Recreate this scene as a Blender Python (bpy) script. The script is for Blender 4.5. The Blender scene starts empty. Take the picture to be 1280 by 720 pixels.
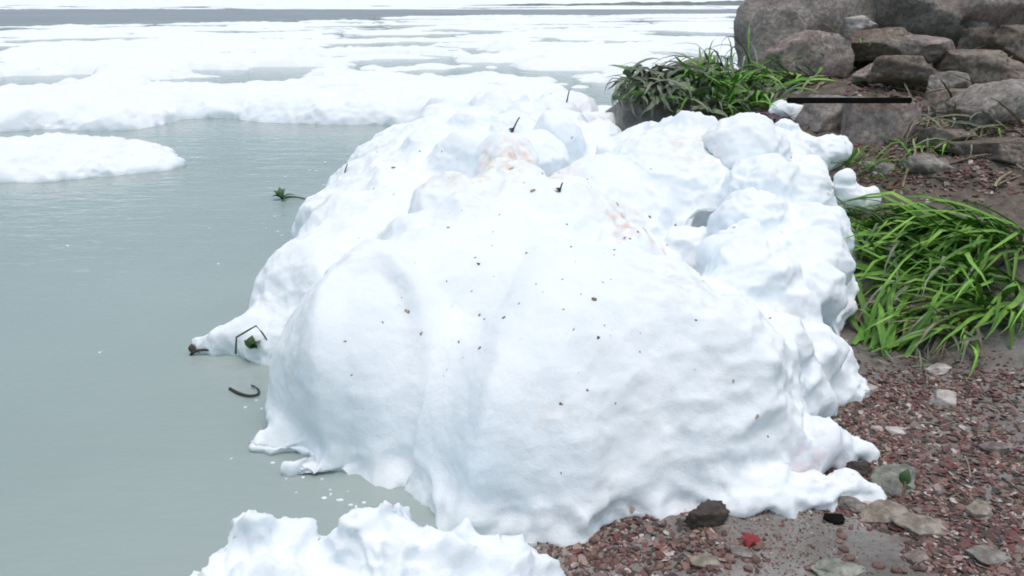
import bpy, bmesh, math, random
import numpy as np
import openvdb
from mathutils import Vector, Matrix, Euler, noise
from mathutils.bvhtree import BVHTree

R = math.radians
rnd = random.Random(7)
scene = bpy.context.scene
col = scene.collection

# ------------------------------------------------------------------ camera
CAM_H, F, PITCH = 1.8, 989.0, R(20.1)
cam_data = bpy.data.cameras.new("camera")
cam = bpy.data.objects.new("camera", cam_data)
col.objects.link(cam)
cam.location = (0, 0, CAM_H)
cam.rotation_euler = (math.pi / 2 - PITCH, 0, 0)
cam_data.sensor_width = 36.0
cam_data.lens = 36.0 * F / 1280.0
cam_data.clip_start = 0.05
cam_data.clip_end = 6000
scene.camera = cam

# ------------------------------------------------------------------ light
SUN_EL, SUN_AZ = R(80), R(160)            # azimuth clockwise from +Y
world = bpy.data.worlds.new("World")
scene.world = world
world.use_nodes = True
wn = world.node_tree
wn.nodes.clear()
sky = wn.nodes.new("ShaderNodeTexSky")
sky.sky_type = 'NISHITA'
sky.sun_disc = False
sky.sun_elevation = SUN_EL
sky.sun_rotation = SUN_AZ
sky.air_density = 1.0
sky.dust_density = 4.0
sat = wn.nodes.new("ShaderNodeHueSaturation")
sat.inputs["Hue"].default_value = 0.468
sat.inputs["Saturation"].default_value = 1.1
bg = wn.nodes.new("ShaderNodeBackground")
bg.inputs["Strength"].default_value = 0.13
wo = wn.nodes.new("ShaderNodeOutputWorld")
wn.links.new(sky.outputs[0], sat.inputs["Color"])
wn.links.new(sat.outputs[0], bg.inputs["Color"])
wn.links.new(bg.outputs[0], wo.inputs["Surface"])

sun_data = bpy.data.lights.new("sun", 'SUN')
sun_data.energy = 0.6
sun_data.angle = R(40)
sun_data.color = (1.0, 0.98, 0.935)
sun = bpy.data.objects.new("sun", sun_data)
col.objects.link(sun)
sd = Vector((math.sin(SUN_AZ) * math.cos(SUN_EL), math.cos(SUN_AZ) * math.cos(SUN_EL), math.sin(SUN_EL)))
sun.rotation_euler = sd.to_track_quat('Z', 'Y').to_euler()

vs = scene.view_settings
vs.view_transform = 'Standard'
vs.look = 'None'
vs.exposure = 0.33
vs.gamma = 1.0
scene.cycles.max_bounces = 8
scene.cycles.filter_width = 1.8

# ------------------------------------------------------------------ helpers
CP, SP = math.cos(PITCH), math.sin(PITCH)
def ray(px, py):
    dx, dy = (px - 640) / F, (360 - py) / F
    return Vector((dx, CP + dy * SP, -SP + dy * CP))
def at(px, py, Y):
    d = ray(px, py)
    return Vector((0, 0, CAM_H)) + d * (Y / d.y)
def gnd(px, py, z=0.0):
    d = ray(px, py)
    return Vector((0, 0, CAM_H)) + d * ((z - CAM_H) / d.z)

def tag(o, label=None, cat=None, group=None, kind=None):
    if label: o['label'] = label
    if cat: o['category'] = cat
    if group: o['group'] = group
    if kind: o['kind'] = kind
    return o
def link(name, me, mat=None, parent=None):
    o = bpy.data.objects.new(name, me)
    col.objects.link(o)
    if mat is not None and me is not None:
        me.materials.clear() if False else None
        if len(me.materials) == 0:
            for m in (mat if isinstance(mat, (list, tuple)) else [mat]):
                me.materials.append(m)
    if parent: o.parent = parent
    return o
def empty(name, loc):
    o = bpy.data.objects.new(name, None)
    o.location = loc
    o.empty_display_size = 0.05
    col.objects.link(o)
    return o
def mesh_np(name, v, f, smooth=True):
    me = bpy.data.meshes.new(name)
    v = np.asarray(v, np.float32); f = np.asarray(f, np.int32)
    n = f.shape[1]
    me.vertices.add(len(v)); me.vertices.foreach_set("co", v.ravel())
    me.loops.add(f.size); me.loops.foreach_set("vertex_index", f.ravel())
    me.polygons.add(len(f))
    me.polygons.foreach_set("loop_start", np.arange(0, f.size, n, dtype=np.int32))
    me.polygons.foreach_set("loop_total", np.full(len(f), n, np.int32))
    me.update(calc_edges=True)
    me.polygons.foreach_set("use_smooth", np.full(len(f), smooth, bool))
    return me
def mesh_bm(name, bm, smooth=True):
    me = bpy.data.meshes.new(name)
    bm.to_mesh(me); bm.free()
    if smooth:
        me.polygons.foreach_set("use_smooth", np.full(len(me.polygons), True, bool))
    return me
def sstep(a, b, x):
    t = np.clip((x - a) / (b - a), 0, 1)
    return t * t * (3 - 2 * t)

# ------------------------------------------------------------------ materials
def material(name, base, rough=0.8, ramp=None, scale=6.0, detail=6.0, bump=0.0, bump_scale=40.0, coords='Object',
             spec=0.5, rand=0.0, island=None, sss=0.0, trans=0.0, stretch=None):
    m = bpy.data.materials.new(name)
    m.use_nodes = True
    nt = m.node_tree; N = nt.nodes; L = nt.links
    p = N["Principled BSDF"]
    p.inputs["Roughness"].default_value = rough
    p.inputs["Specular IOR Level"].default_value = spec
    p.inputs["Base Color"].default_value = (*base, 1)
    tc = N.new("ShaderNodeTexCoord")
    src = tc.outputs[coords]
    if stretch:
        mp = N.new("ShaderNodeMapping"); mp.inputs["Scale"].default_value = stretch
        L.new(src, mp.inputs[0]); src = mp.outputs[0]
    out = None
    if island or ramp:
        cr = N.new("ShaderNodeValToRGB")
        cols = island or ramp
        el = cr.color_ramp.elements
        while len(el) < len(cols): el.new(0.5)
        for e, (pos, c) in zip(el, cols):
            e.position = pos; e.color = (*c, 1)
        if island:
            g = N.new("ShaderNodeNewGeometry"); L.new(g.outputs["Random Per Island"], cr.inputs[0])
            cr.color_ramp.interpolation = 'CONSTANT'
        else:
            nz = N.new("ShaderNodeTexNoise")
            nz.inputs["Scale"].default_value = scale; nz.inputs["Detail"].default_value = detail
            nz.inputs["Roughness"].default_value = 0.65
            L.new(src, nz.inputs["Vector"]); L.new(nz.outputs[0], cr.inputs[0])
        out = cr.outputs[0]
        L.new(out, p.inputs["Base Color"])
    if rand > 0:
        oi = N.new("ShaderNodeObjectInfo")
        hs = N.new("ShaderNodeHueSaturation")
        mr = N.new("ShaderNodeMapRange")
        mr.inputs["To Min"].default_value = 1 - rand; mr.inputs["To Max"].default_value = 1 + rand
        L.new(oi.outputs["Random"], mr.inputs[0]); L.new(mr.outputs[0], hs.inputs["Value"])
        if out is not None: L.new(out, hs.inputs["Color"])
        else: hs.inputs["Color"].default_value = (*base, 1)
        L.new(hs.outputs[0], p.inputs["Base Color"])
    if bump > 0:
        nb = N.new("ShaderNodeTexNoise")
        nb.inputs["Scale"].default_value = bump_scale; nb.inputs["Detail"].default_value = 6
        L.new(src, nb.inputs["Vector"])
        b = N.new("ShaderNodeBump"); b.inputs["Strength"].default_value = bump; b.inputs["Distance"].default_value = 0.02
        L.new(nb.outputs[0], b.inputs["Height"]); L.new(b.outputs[0], p.inputs["Normal"])
    if sss > 0:
        p.inputs["Subsurface Weight"].default_value = sss
        p.inputs["Subsurface Radius"].default_value = (0.14, 0.15, 0.16)
    return m

M = {}
# mud stains that the heap carries (object space of the heap: centre, radius, colour)
STAINS = [((.05, 5.0, .80), .46, (.74, .52, .36)), ((.62, 4.0, .66), .26, (.64, .42, .28)), ((-.2, 4.6, .85), .5, (.74, .68, .52)), ((.7, 3.0, .6), .35, (.66, .66, .56)), ((1.2, 5.2, .8), .4, (.70, .66, .55)), ((1.15, 2.7, .1), .2, (.70, .56, .56))]
def foam_mat():
    m = material('white_foam', (0.86, 0.89, 0.90), 0.9, ramp=[(0.30, (0.84, 0.895, 0.925)), (0.62, (0.88, 0.93, 0.955))], scale=3.0, spec=0.1, sss=0.7)
    nt = m.node_tree; N = nt.nodes; L = nt.links
    p = N["Principled BSDF"]
    tc = N.new("ShaderNodeTexCoord")
    # faint brownish scum in loose patches
    n1 = N.new("ShaderNodeTexNoise"); n1.inputs["Scale"].default_value = 1.9; n1.inputs["Detail"].default_value = 7; n1.inputs["Roughness"].default_value = .7
    r1 = N.new("ShaderNodeValToRGB"); r1.color_ramp.elements[0].position = .60; r1.color_ramp.elements[1].position = .78
    mx = N.new("ShaderNodeMix"); mx.data_type = 'RGBA'; mx.inputs["B"].default_value = (.68, .64, .56, 1)
    base = p.inputs["Base Color"].links[0].from_socket
    L.new(tc.outputs["Object"], n1.inputs["Vector"]); L.new(n1.outputs[0], r1.inputs[0]); L.new(r1.outputs[0], mx.inputs["Factor"])
    L.new(base, mx.inputs["A"]); L.new(mx.outputs["Result"], p.inputs["Base Color"])
    prev = mx.outputs["Result"]
    for (cx, cy, cz), rad, colr in STAINS:
        vd = N.new("ShaderNodeVectorMath"); vd.operation = 'DISTANCE'; vd.inputs[1].default_value = (cx, cy, cz)
        L.new(tc.outputs["Object"], vd.inputs[0])
        mr = N.new("ShaderNodeMapRange"); mr.inputs["From Min"].default_value = rad; mr.inputs["From Max"].default_value = rad * .2
        L.new(vd.outputs["Value"], mr.inputs[0])
        nn_ = N.new("ShaderNodeTexNoise"); nn_.inputs["Scale"].default_value = 16; nn_.inputs["Detail"].default_value = 6
        L.new(tc.outputs["Object"], nn_.inputs["Vector"])
        rr = N.new("ShaderNodeValToRGB"); rr.color_ramp.elements[0].position = .40; rr.color_ramp.elements[1].position = .66
        L.new(nn_.outputs[0], rr.inputs[0])
        mu = N.new("ShaderNodeMath"); mu.operation = 'MULTIPLY'; L.new(mr.outputs[0], mu.inputs[0]); L.new(rr.outputs[0], mu.inputs[1])
        m2 = N.new("ShaderNodeMix"); m2.data_type = 'RGBA'; m2.inputs["B"].default_value = (*colr, 1)
        L.new(mu.outputs[0], m2.inputs["Factor"]); L.new(prev, m2.inputs["A"]); prev = m2.outputs["Result"]
    L.new(prev, p.inputs["Base Color"])
    v1 = N.new("ShaderNodeTexVoronoi"); v1.inputs["Scale"].default_value = 34
    v2 = N.new("ShaderNodeTexVoronoi"); v2.inputs["Scale"].default_value = 110
    nz = N.new("ShaderNodeTexNoise"); nz.inputs["Scale"].default_value = 16; nz.inputs["Detail"].default_value = 8; nz.inputs["Roughness"].default_value = .7
    a = None
    for src, st, di in ((nz.outputs[0], .10, .03), (v1.outputs["Distance"], -.12, .012), (v2.outputs["Distance"], -.16, .005)):
        L.new(tc.outputs["Object"], src.node.inputs["Vector"])
        b = N.new("ShaderNodeBump"); b.inputs["Strength"].default_value = abs(st); b.inputs["Distance"].default_value = di; b.invert = st < 0
        L.new(src, b.inputs["Height"])
        if a: L.new(a.outputs[0], b.inputs["Normal"])
        a = b
    L.new(a.outputs[0], p.inputs["Normal"])
    return m
M['foam'] = foam_mat()
M['mud'] = material('wet_mud', (0.1, 0.09, 0.08), 0.55, ramp=[(0.30, (0.10, 0.086, 0.074)), (0.48, (0.20, 0.182, 0.16)), (0.66, (0.30, 0.285, 0.26)), (0.8, (0.20, 0.165, 0.135))],
                    scale=2.6, detail=10, bump=0.9, bump_scale=22)
def rock_mat(name, dark, mid, light, moss):
    m = material(name, mid, 0.85, ramp=[(0.28, dark), (0.46, mid), (0.60, light), (0.74, moss)], scale=2.6, detail=12, rand=0.14, spec=.3)
    nt = m.node_tree; N = nt.nodes; L = nt.links
    p = N["Principled BSDF"]; tc = N.new("ShaderNodeTexCoord")
    n2 = N.new("ShaderNodeTexNoise"); n2.inputs["Scale"].default_value = 26; n2.inputs["Detail"].default_value = 8; n2.inputs["Roughness"].default_value = .75
    cr = N.new("ShaderNodeValToRGB"); cr.color_ramp.elements[0].position = .32; cr.color_ramp.elements[0].color = (.42, .40, .38, 1)
    cr.color_ramp.elements[1].position = .68; cr.color_ramp.elements[1].color = (1.35, 1.33, 1.28, 1)
    mx = N.new("ShaderNodeMix"); mx.data_type = 'RGBA'; mx.blend_type = 'MULTIPLY'; mx.inputs["Factor"].default_value = 1
    base = p.inputs["Base Color"].links[0].from_socket
    L.new(tc.outputs["Object"], n2.inputs["Vector"]); L.new(n2.outputs[0], cr.inputs[0])
    L.new(base, mx.inputs["A"]); L.new(cr.outputs[0], mx.inputs["B"]); L.new(mx.outputs["Result"], p.inputs["Base Color"])
    n3 = N.new("ShaderNodeTexNoise"); n3.inputs["Scale"].default_value = 11; n3.inputs["Detail"].default_value = 12; n3.inputs["Roughness"].default_value = .72
    b = N.new("ShaderNodeBump"); b.inputs["Strength"].default_value = .9; b.inputs["Distance"].default_value = .05
    L.new(tc.outputs["Object"], n3.inputs["Vector"]); L.new(n3.outputs[0], b.inputs["Height"]); L.new(b.outputs[0], p.inputs["Normal"])
    return m
M['boulder'] = rock_mat('grey_rock', (.16, .14, .128), (.34, .31, .285), (.46, .43, .40), (.27, .255, .19))
M['block'] = rock_mat('purple_brown_rock', (.18, .14, .132), (.35, .29, .27), (.46, .40, .37), (.29, .24, .19))
M['ledge'] = rock_mat('brown_ledge', (.11, .09, .072), (.25, .205, .17), (.36, .315, .27), (.19, .18, .12))
M['olive_stone'] = rock_mat('grey_green_stone', (.16, .17, .14), (.34, .36, .31), (.48, .49, .44), (.28, .30, .22))
M['tan_stone'] = rock_mat('tan_stone', (.18, .14, .11), (.40, .35, .29), (.54, .49, .43), (.30, .24, .18))
M['pale'] = material('pale_stone', (0.5, 0.46, 0.42), 0.8, ramp=[(0.33, (0.30, 0.26, 0.23)), (0.55, (0.52, 0.48, 0.44)), (0.7, (0.62, 0.58, 0.54))],
                     scale=9, bump=0.5, bump_scale=30, rand=0.15)
M['chip'] = material('red_brown_chip', (0.2, 0.1, 0.08), 0.7, ramp=[(0.3, (0.10, 0.055, 0.046)), (0.5, (0.20, 0.117, 0.094)), (0.72, (0.32, 0.22, 0.185))],
                     scale=14, bump=0.4, bump_scale=60, rand=0.45)
M['gravel'] = material('mixed_gravel', (0.2, 0.1, 0.08), 0.75, island=[(0.0, (0.16, 0.080, 0.066)), (0.24, (0.075, 0.055, 0.048)), (0.42, (0.24, 0.145, 0.122)), (0.57, (0.055, 0.05, 0.045)),
                       (0.66, (0.33, 0.245, 0.21)), (0.77, (0.20, 0.175, 0.14)), (0.86, (0.17, 0.06, 0.053)), (0.945, (0.50, 0.45, 0.41))], bump=0.4, bump_scale=60)
M['blade'] = material('green_blade', (0.06, 0.13, 0.03), 0.45, ramp=[(0.3, (0.05, 0.14, 0.028)), (0.55, (0.15, 0.32, 0.05)), (0.75, (0.27, 0.43, 0.09))], scale=3, rand=0.42, spec=0.22)
M['blade_dark'] = material('drab_blade', (0.06, 0.09, 0.05), 0.6, ramp=[(0.3, (0.10, 0.125, 0.085)), (0.55, (0.18, 0.215, 0.135)), (0.75, (0.27, 0.30, 0.21))], scale=3, rand=0.35)
M['dry'] = material('dry_straw', (0.25, 0.2, 0.13), 0.8, ramp=[(0.3, (0.12, 0.10, 0.06)), (0.6, (0.27, 0.23, 0.15))], scale=5, rand=0.35)
M['leaf'] = material('dark_leaf', (0.05, 0.10, 0.03), 0.5, ramp=[(0.35, (0.03, 0.075, 0.022)), (0.65, (0.075, 0.15, 0.04))], scale=12)
M['twig'] = material('dark_twig', (0.05, 0.04, 0.03), 0.8, ramp=[(0.35, (0.03, 0.024, 0.02)), (0.65, (0.085, 0.065, 0.05))], scale=20)
M['litter'] = material('brown_leaf_scrap', (0.13, 0.09, 0.06), 0.8, ramp=[(0.3, (0.17, 0.125, 0.09)), (0.7, (0.42, 0.31, 0.20))], scale=20, rand=0.6)
M['red'] = material('red_cloth', (0.5, 0.03, 0.035), 0.7, ramp=[(0.3, (0.16, 0.02, 0.022)), (0.7, (0.42, 0.05, 0.05))], scale=20)
M['stem'] = material('pink_stem', (0.4, 0.22, 0.17), 0.6, ramp=[(0.3, (0.3, 0.15, 0.11)), (0.7, (0.48, 0.3, 0.22))], scale=20)
M['flat_black'] = material('plain_black', (0.02, 0.018, 0.017), 0.95, spec=0.05, ramp=[(0.3, (0.006, 0.006, 0.006)), (0.7, (0.014, 0.013, 0.012))], scale=12, bump=0.3, bump_scale=50)
M['purple'] = material('purple_leaf', (0.11, 0.05, 0.07), 0.7, ramp=[(0.3, (0.06, 0.025, 0.04)), (0.7, (0.17, 0.08, 0.10))], scale=12, rand=0.3)
M['bar'] = material('strip_grey', (0.2, 0.22, 0.23), 0.9, ramp=[(0.3, (0.25, 0.295, 0.31)), (0.7, (0.34, 0.385, 0.40))], scale=0.2, stretch=(.3, 1, 1))
M['far'] = material('far_bank_earth', (0.22, 0.24, 0.22), 0.9, ramp=[(0.3, (0.13, 0.16, 0.14)), (0.7, (0.26, 0.29, 0.27))], scale=0.15)

def mud_extra():
    m = M['mud']; nt = m.node_tree; N = nt.nodes; L = nt.links; p = N["Principled BSDF"]
    tc = N.new("ShaderNodeTexCoord"); sx = N.new("ShaderNodeSeparateXYZ"); L.new(tc.outputs["Object"], sx.inputs[0])
    mr = N.new("ShaderNodeMapRange"); mr.inputs["From Min"].default_value = .2; mr.inputs["From Max"].default_value = .5; L.new(sx.outputs[2], mr.inputs[0])
    nz = N.new("ShaderNodeTexNoise"); nz.inputs["Scale"].default_value = 9; nz.inputs["Detail"].default_value = 10; nz.inputs["Roughness"].default_value = .75
    L.new(tc.outputs["Object"], nz.inputs["Vector"])
    cr = N.new("ShaderNodeValToRGB"); cr.color_ramp.elements[0].position = .33; cr.color_ramp.elements[0].color = (.035, .028, .021, 1)
    cr.color_ramp.elements[1].position = .68; cr.color_ramp.elements[1].color = (.20, .165, .125, 1)
    L.new(nz.outputs[0], cr.inputs[0])
    mx = N.new("ShaderNodeMix"); mx.data_type = 'RGBA'
    base = p.inputs["Base Color"].links[0].from_socket
    L.new(mr.outputs[0], mx.inputs["Factor"]); L.new(base, mx.inputs["A"]); L.new(cr.outputs[0], mx.inputs["B"]); L.new(mx.outputs["Result"], p.inputs["Base Color"])
    r2 = N.new("ShaderNodeMapRange"); r2.inputs["From Min"].default_value = .05; r2.inputs["From Max"].default_value = .3; r2.inputs["To Min"].default_value = .32; r2.inputs["To Max"].default_value = .85
    L.new(sx.outputs[2], r2.inputs[0]); L.new(r2.outputs[0], p.inputs["Roughness"])
mud_extra()

def water_mat():
    m = bpy.data.materials.new('murky_water'); m.use_nodes = True
    nt = m.node_tree; N = nt.nodes; L = nt.links
    p = N["Principled BSDF"]
    p.inputs["Roughness"].default_value = 0.06
    p.inputs["IOR"].default_value = 1.33
    tc = N.new("ShaderNodeTexCoord")
    nz = N.new("ShaderNodeTexNoise"); nz.inputs["Scale"].default_value = 0.5; nz.inputs["Detail"].default_value = 5
    cr = N.new("ShaderNodeValToRGB")
    cr.color_ramp.elements[0].color = (0.32, 0.385, 0.36, 1); cr.color_ramp.elements[0].position = 0.3
    cr.color_ramp.elements[1].color = (0.37, 0.435, 0.405, 1); cr.color_ramp.elements[1].position = 0.7
    L.new(tc.outputs["Object"], nz.inputs["Vector"]); L.new(nz.outputs[0], cr.inputs[0]); L.new(cr.outputs[0], p.inputs["Base Color"])
    mp = N.new("ShaderNodeMapping"); mp.inputs["Scale"].default_value = (1.0, 2.2, 1.0)
    L.new(tc.outputs["Object"], mp.inputs[0])
    w1 = N.new("ShaderNodeTexNoise"); w1.inputs["Scale"].default_value = 2.2; w1.inputs["Detail"].default_value = 4; w1.inputs["Roughness"].default_value = 0.55
    w2 = N.new("ShaderNodeTexNoise"); w2.inputs["Scale"].default_value = 14; w2.inputs["Detail"].default_value = 2
    L.new(mp.outputs[0], w1.inputs["Vector"]); L.new(mp.outputs[0], w2.inputs["Vector"])
    b1 = N.new("ShaderNodeBump"); b1.inputs["Strength"].default_value = 0.20; b1.inputs["Distance"].default_value = 0.12
    b2 = N.new("ShaderNodeBump"); b2.inputs["Strength"].default_value = 0.09; b2.inputs["Distance"].default_value = 0.03
    L.new(w1.outputs[0], b1.inputs["Height"]); L.new(w2.outputs[0], b2.inputs["Height"])
    L.new(b1.outputs[0], b2.inputs["Normal"]); L.new(b2.outputs[0], p.inputs["Normal"])
    return m
M['water'] = water_mat()

# ------------------------------------------------------------------ setting: water, bank, far shore
def grid(xs, ys, zf):
    v = []
    X, Y = np.meshgrid(xs, ys)
    return X, Y
w = 3500
link('water', mesh_np('water', [(-w, -60, 0), (w, -60, 0), (w, 5000, 0), (-w, 5000, 0)], [(0, 1, 2, 3)], False), M['water'])['kind'] = 'structure'

SH_Y = [1.0, 1.6, 2.2, 2.6, 3.2, 4, 5, 6, 7.5, 8.5, 9.5, 12, 20, 45]
SH_X = [-.5, -.2, .02, .35, .8, 1.05, 1.2, 1.15, 0.95, 1.3, 2.2, 3.3, 7, 18]
PR_Y = [1.0, 2.5, 3.2, 3.9, 4.6, 5.4, 6.2, 7.5, 8.5, 10, 13, 20, 45]
PR_Z = [.03, .05, .09, .17, .42, .68, .86, .98, 1.1, 1.45, 2.0, 2.8, 3.5]
def terrain_base(x, y):
    s = x - np.interp(y, SH_Y, SH_X)
    w_ = np.interp(y, [2, 4, 8, 45], [.5, .45, .5, 4])
    up = np.interp(y, PR_Y, PR_Z) * (1 - np.exp(-np.maximum(s, 0) / w_)) + 0.05 * np.maximum(s - 1.2, 0)
    return np.where(s > 0, up, np.maximum(s * 0.4, -0.6))
def terrain():
    ny, nx = 330, 330
    ys = 1.0 * (45.0 ** np.linspace(0, 1, ny))
    us = np.linspace(-0.25, 1.05, nx)
    v = np.zeros((ny, nx, 3), np.float32)
    for j, y in enumerate(ys):
        x = us * (y + 0.6)
        z = terrain_base(x, np.full(nx, y))
        v[j, :, 0] = x; v[j, :, 1] = y; v[j, :, 2] = z
        for i in range(nx):
            if z[i] > -0.1:
                xx = float(x[i])
                amp = min(1.0, 0.18 + max(0, float(z[i]) - 0.08) * 1.3)
                v[j, i, 2] += amp * (0.10 * noise.noise((xx * 1.7, y * 1.7, 1.3)) + 0.05 * noise.noise((xx * 5, y * 5, 4.1)) + 0.022 * noise.noise((xx * 14, y * 14, 7.7)))
    idx = np.arange(ny * nx).reshape(ny, nx)
    f = np.stack([idx[:-1, :-1], idx[:-1, 1:], idx[1:, 1:], idx[1:, :-1]], -1).reshape(-1, 4)
    o = link('bank_ground', mesh_np('bank_ground', v.reshape(-1, 3), f), M['mud'])
    o['kind'] = 'structure'
    return o
bank = terrain()

def far_shore():
    # a low spit of land about 230 m out, starting in mid river and running off to the right
    n = 240
    v = []; f = []
    for i in range(n):
        t = i / (n - 1)
        x = -20 + 330 * t
        y = 222 + 26 * t
        h = (0.25 + 1.5 * min(1, t * 3.2)) * (0.75 + 0.45 * noise.noise((x * 0.11, 3.3, 0)) + 0.25 * noise.noise((x * 0.5, 1.3, 0)))
        h *= min(1, t * 14 + 0.05)
        h = max(h, 0.05)
        for k, (dy, hz) in enumerate([(-7, -0.3), (-4, 0.35), (-1.5, 0.8), (0, 1.0), (3, 0.85), (9, -0.3)]):
            v.append((x, y + dy + noise.noise((x * .2, k, 9)) * 1.0, h * hz if hz > 0 else -0.3))
    for i in range(n - 1):
        for k in range(5):
            a = i * 6 + k
            f.append((a, a + 6, a + 7, a + 1))
    link('far_shore', mesh_np('far_shore', v, f), M['far'])['kind'] = 'structure'
far_shore()

# ------------------------------------------------------------------ foam
def foam_mesh(name, ells, vox, k=0.12, seed=0.0, disp=(0.05, 0.02, 0.008), rough=None, cuts=(), lo_z=-0.1, folds=0.0):
    """smooth union of ellipsoids (x,y,z,rx,ry,rz) on a voxel grid, then billowy displacement"""
    E = np.array([tuple(e[:6]) + (e[6] if len(e) > 6 else k,) for e in ells], np.float32)
    KS = E[:, 6]; E = E[:, :6]
    lo = (E[:, :3] - E[:, 3:]).min(0) - 0.2; hi = (E[:, :3] + E[:, 3:]).max(0) + 0.2
    lo[2] = max(lo[2], lo_z - 3 * vox)
    dims = np.ceil((hi - lo) / vox).astype(int) + 1
    BIG = 0.5
    D = np.full(dims, BIG, np.float32)
    ax = [lo[i] + vox * np.arange(dims[i], dtype=np.float32) for i in range(3)]
    def local(c, r, pad):
        sl = []
        for i in range(3):
            a = max(0, int((c[i] - r[i] - pad - lo[i]) / vox)); b = min(dims[i], int((c[i] + r[i] + pad - lo[i]) / vox) + 2)
            sl.append(slice(a, b))
        return tuple(sl), np.meshgrid(ax[0][sl[0]] - c[0], ax[1][sl[1]] - c[1], ax[2][sl[2]] - c[2], indexing='ij', sparse=True)
    for e, ke in zip(E, KS):
        c, r = e[:3], e[3:]
        sl, (X, Y, Z) = local(c, r, 0.3)
        if any(s.stop <= s.start for s in sl): continue
        k0 = np.sqrt((X / r[0]) ** 2 + (Y / r[1]) ** 2 + (Z / r[2]) ** 2)
        k1 = np.sqrt((X / r[0] ** 2) ** 2 + (Y / r[1] ** 2) ** 2 + (Z / r[2] ** 2) ** 2) + 1e-6
        d = k0 * (k0 - 1) / k1
        d = np.maximum(d, -0.6)
        cur = D[sl]
        kk = min(float(ke), 0.9 * float(r.min()))
        h = np.clip(0.5 + 0.5 * (cur - d) / kk, 0, 1)
        D[sl] = np.minimum(BIG, cur * (1 - h) + d * h - kk * h * (1 - h))
    for c in cuts:
        c = np.array(c, np.float32)
        sl, (X, Y, Z) = local(c[:3], c[3:], 0.1)
        r = c[3:]
        k0 = np.sqrt((X / r[0]) ** 2 + (Y / r[1]) ** 2 + (Z / r[2]) ** 2)
        d = (k0 - 1) * r.min()
        cur = D[sl]; kk = 0.05
        h = np.clip(0.5 - 0.5 * (cur + d) / kk, 0, 1)
        D[sl] = cur * (1 - h) - d * h + kk * h * (1 - h)
    zz = ax[2][None, None, :]
    D = np.maximum(D, lo_z - zz)
    g = openvdb.FloatGrid(background=BIG)
    g.copyFromArray(np.ascontiguousarray(D))
    p, q = g.convertToQuads(0.0)
    p = p * vox + lo
    q = q.astype(np.int32)[:, ::-1]
    # normals
    def normals(p):
        a = p[q[:, 2]] - p[q[:, 0]]; b = p[q[:, 3]] - p[q[:, 1]]
        fn = np.cross(a, b)
        nn = np.zeros_like(p)
        for i in range(4): np.add.at(nn, q[:, i], fn)
        return nn / (np.linalg.norm(nn, axis=1, keepdims=True) + 1e-9)
    nn = normals(p)
    amp = np.ones(len(p)) if rough is None else rough(p)
    out = np.empty(len(p))
    s = seed
    for i, (x, y, z) in enumerate(p.astype(float)):
        w = noise.noise_vector((x * 3 + s, y * 3, z * 3)) * 0.07
        x1, y1, z1 = x + w.x, y + w.y, z + w.z
        f1 = noise.voronoi((x1 * 2.9 + s, y1 * 2.9, z1 * 2.9))[0][0]
        f2 = noise.voronoi((x1 * 8.5 + s, y1 * 8.5, z1 * 8.5))[0][0]
        f3 = noise.voronoi((x1 * 21 + s, y1 * 21, z1 * 21))[0][0]
        n0 = noise.noise((x * 1.6 + s, y * 1.6, z * 1.6 + 9))
        n3 = noise.noise((x * 27 + s, y * 27, z * 27))
        a = amp[i]
        out[i] = a * (disp[0] * (0.55 - f1 * f1 * 1.6) + disp[1] * (0.5 - f2 * f2 * 1.8) + disp[1] * .5 * (.3 + .7 * a) * (.4 - f3 * f3 * 1.6)) + disp[2] * n3 * (0.3 + 0.7 * a) + 0.09 * n0 * min(1, disp[0] / 0.05)
        if folds:      # soft ridges running down the flanks
            fn = noise.noise((x * 2.3 + y * .9 + s, y * 1.6 - x * .5, z * .55))
            out[i] += folds * (min(.34, (fn * fn + .005) ** .5) / .34 - .65) * (1.25 - .7 * a)
    p = p + nn * out[:, None].astype(np.float32)
    return mesh_np(name, p, q)

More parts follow.
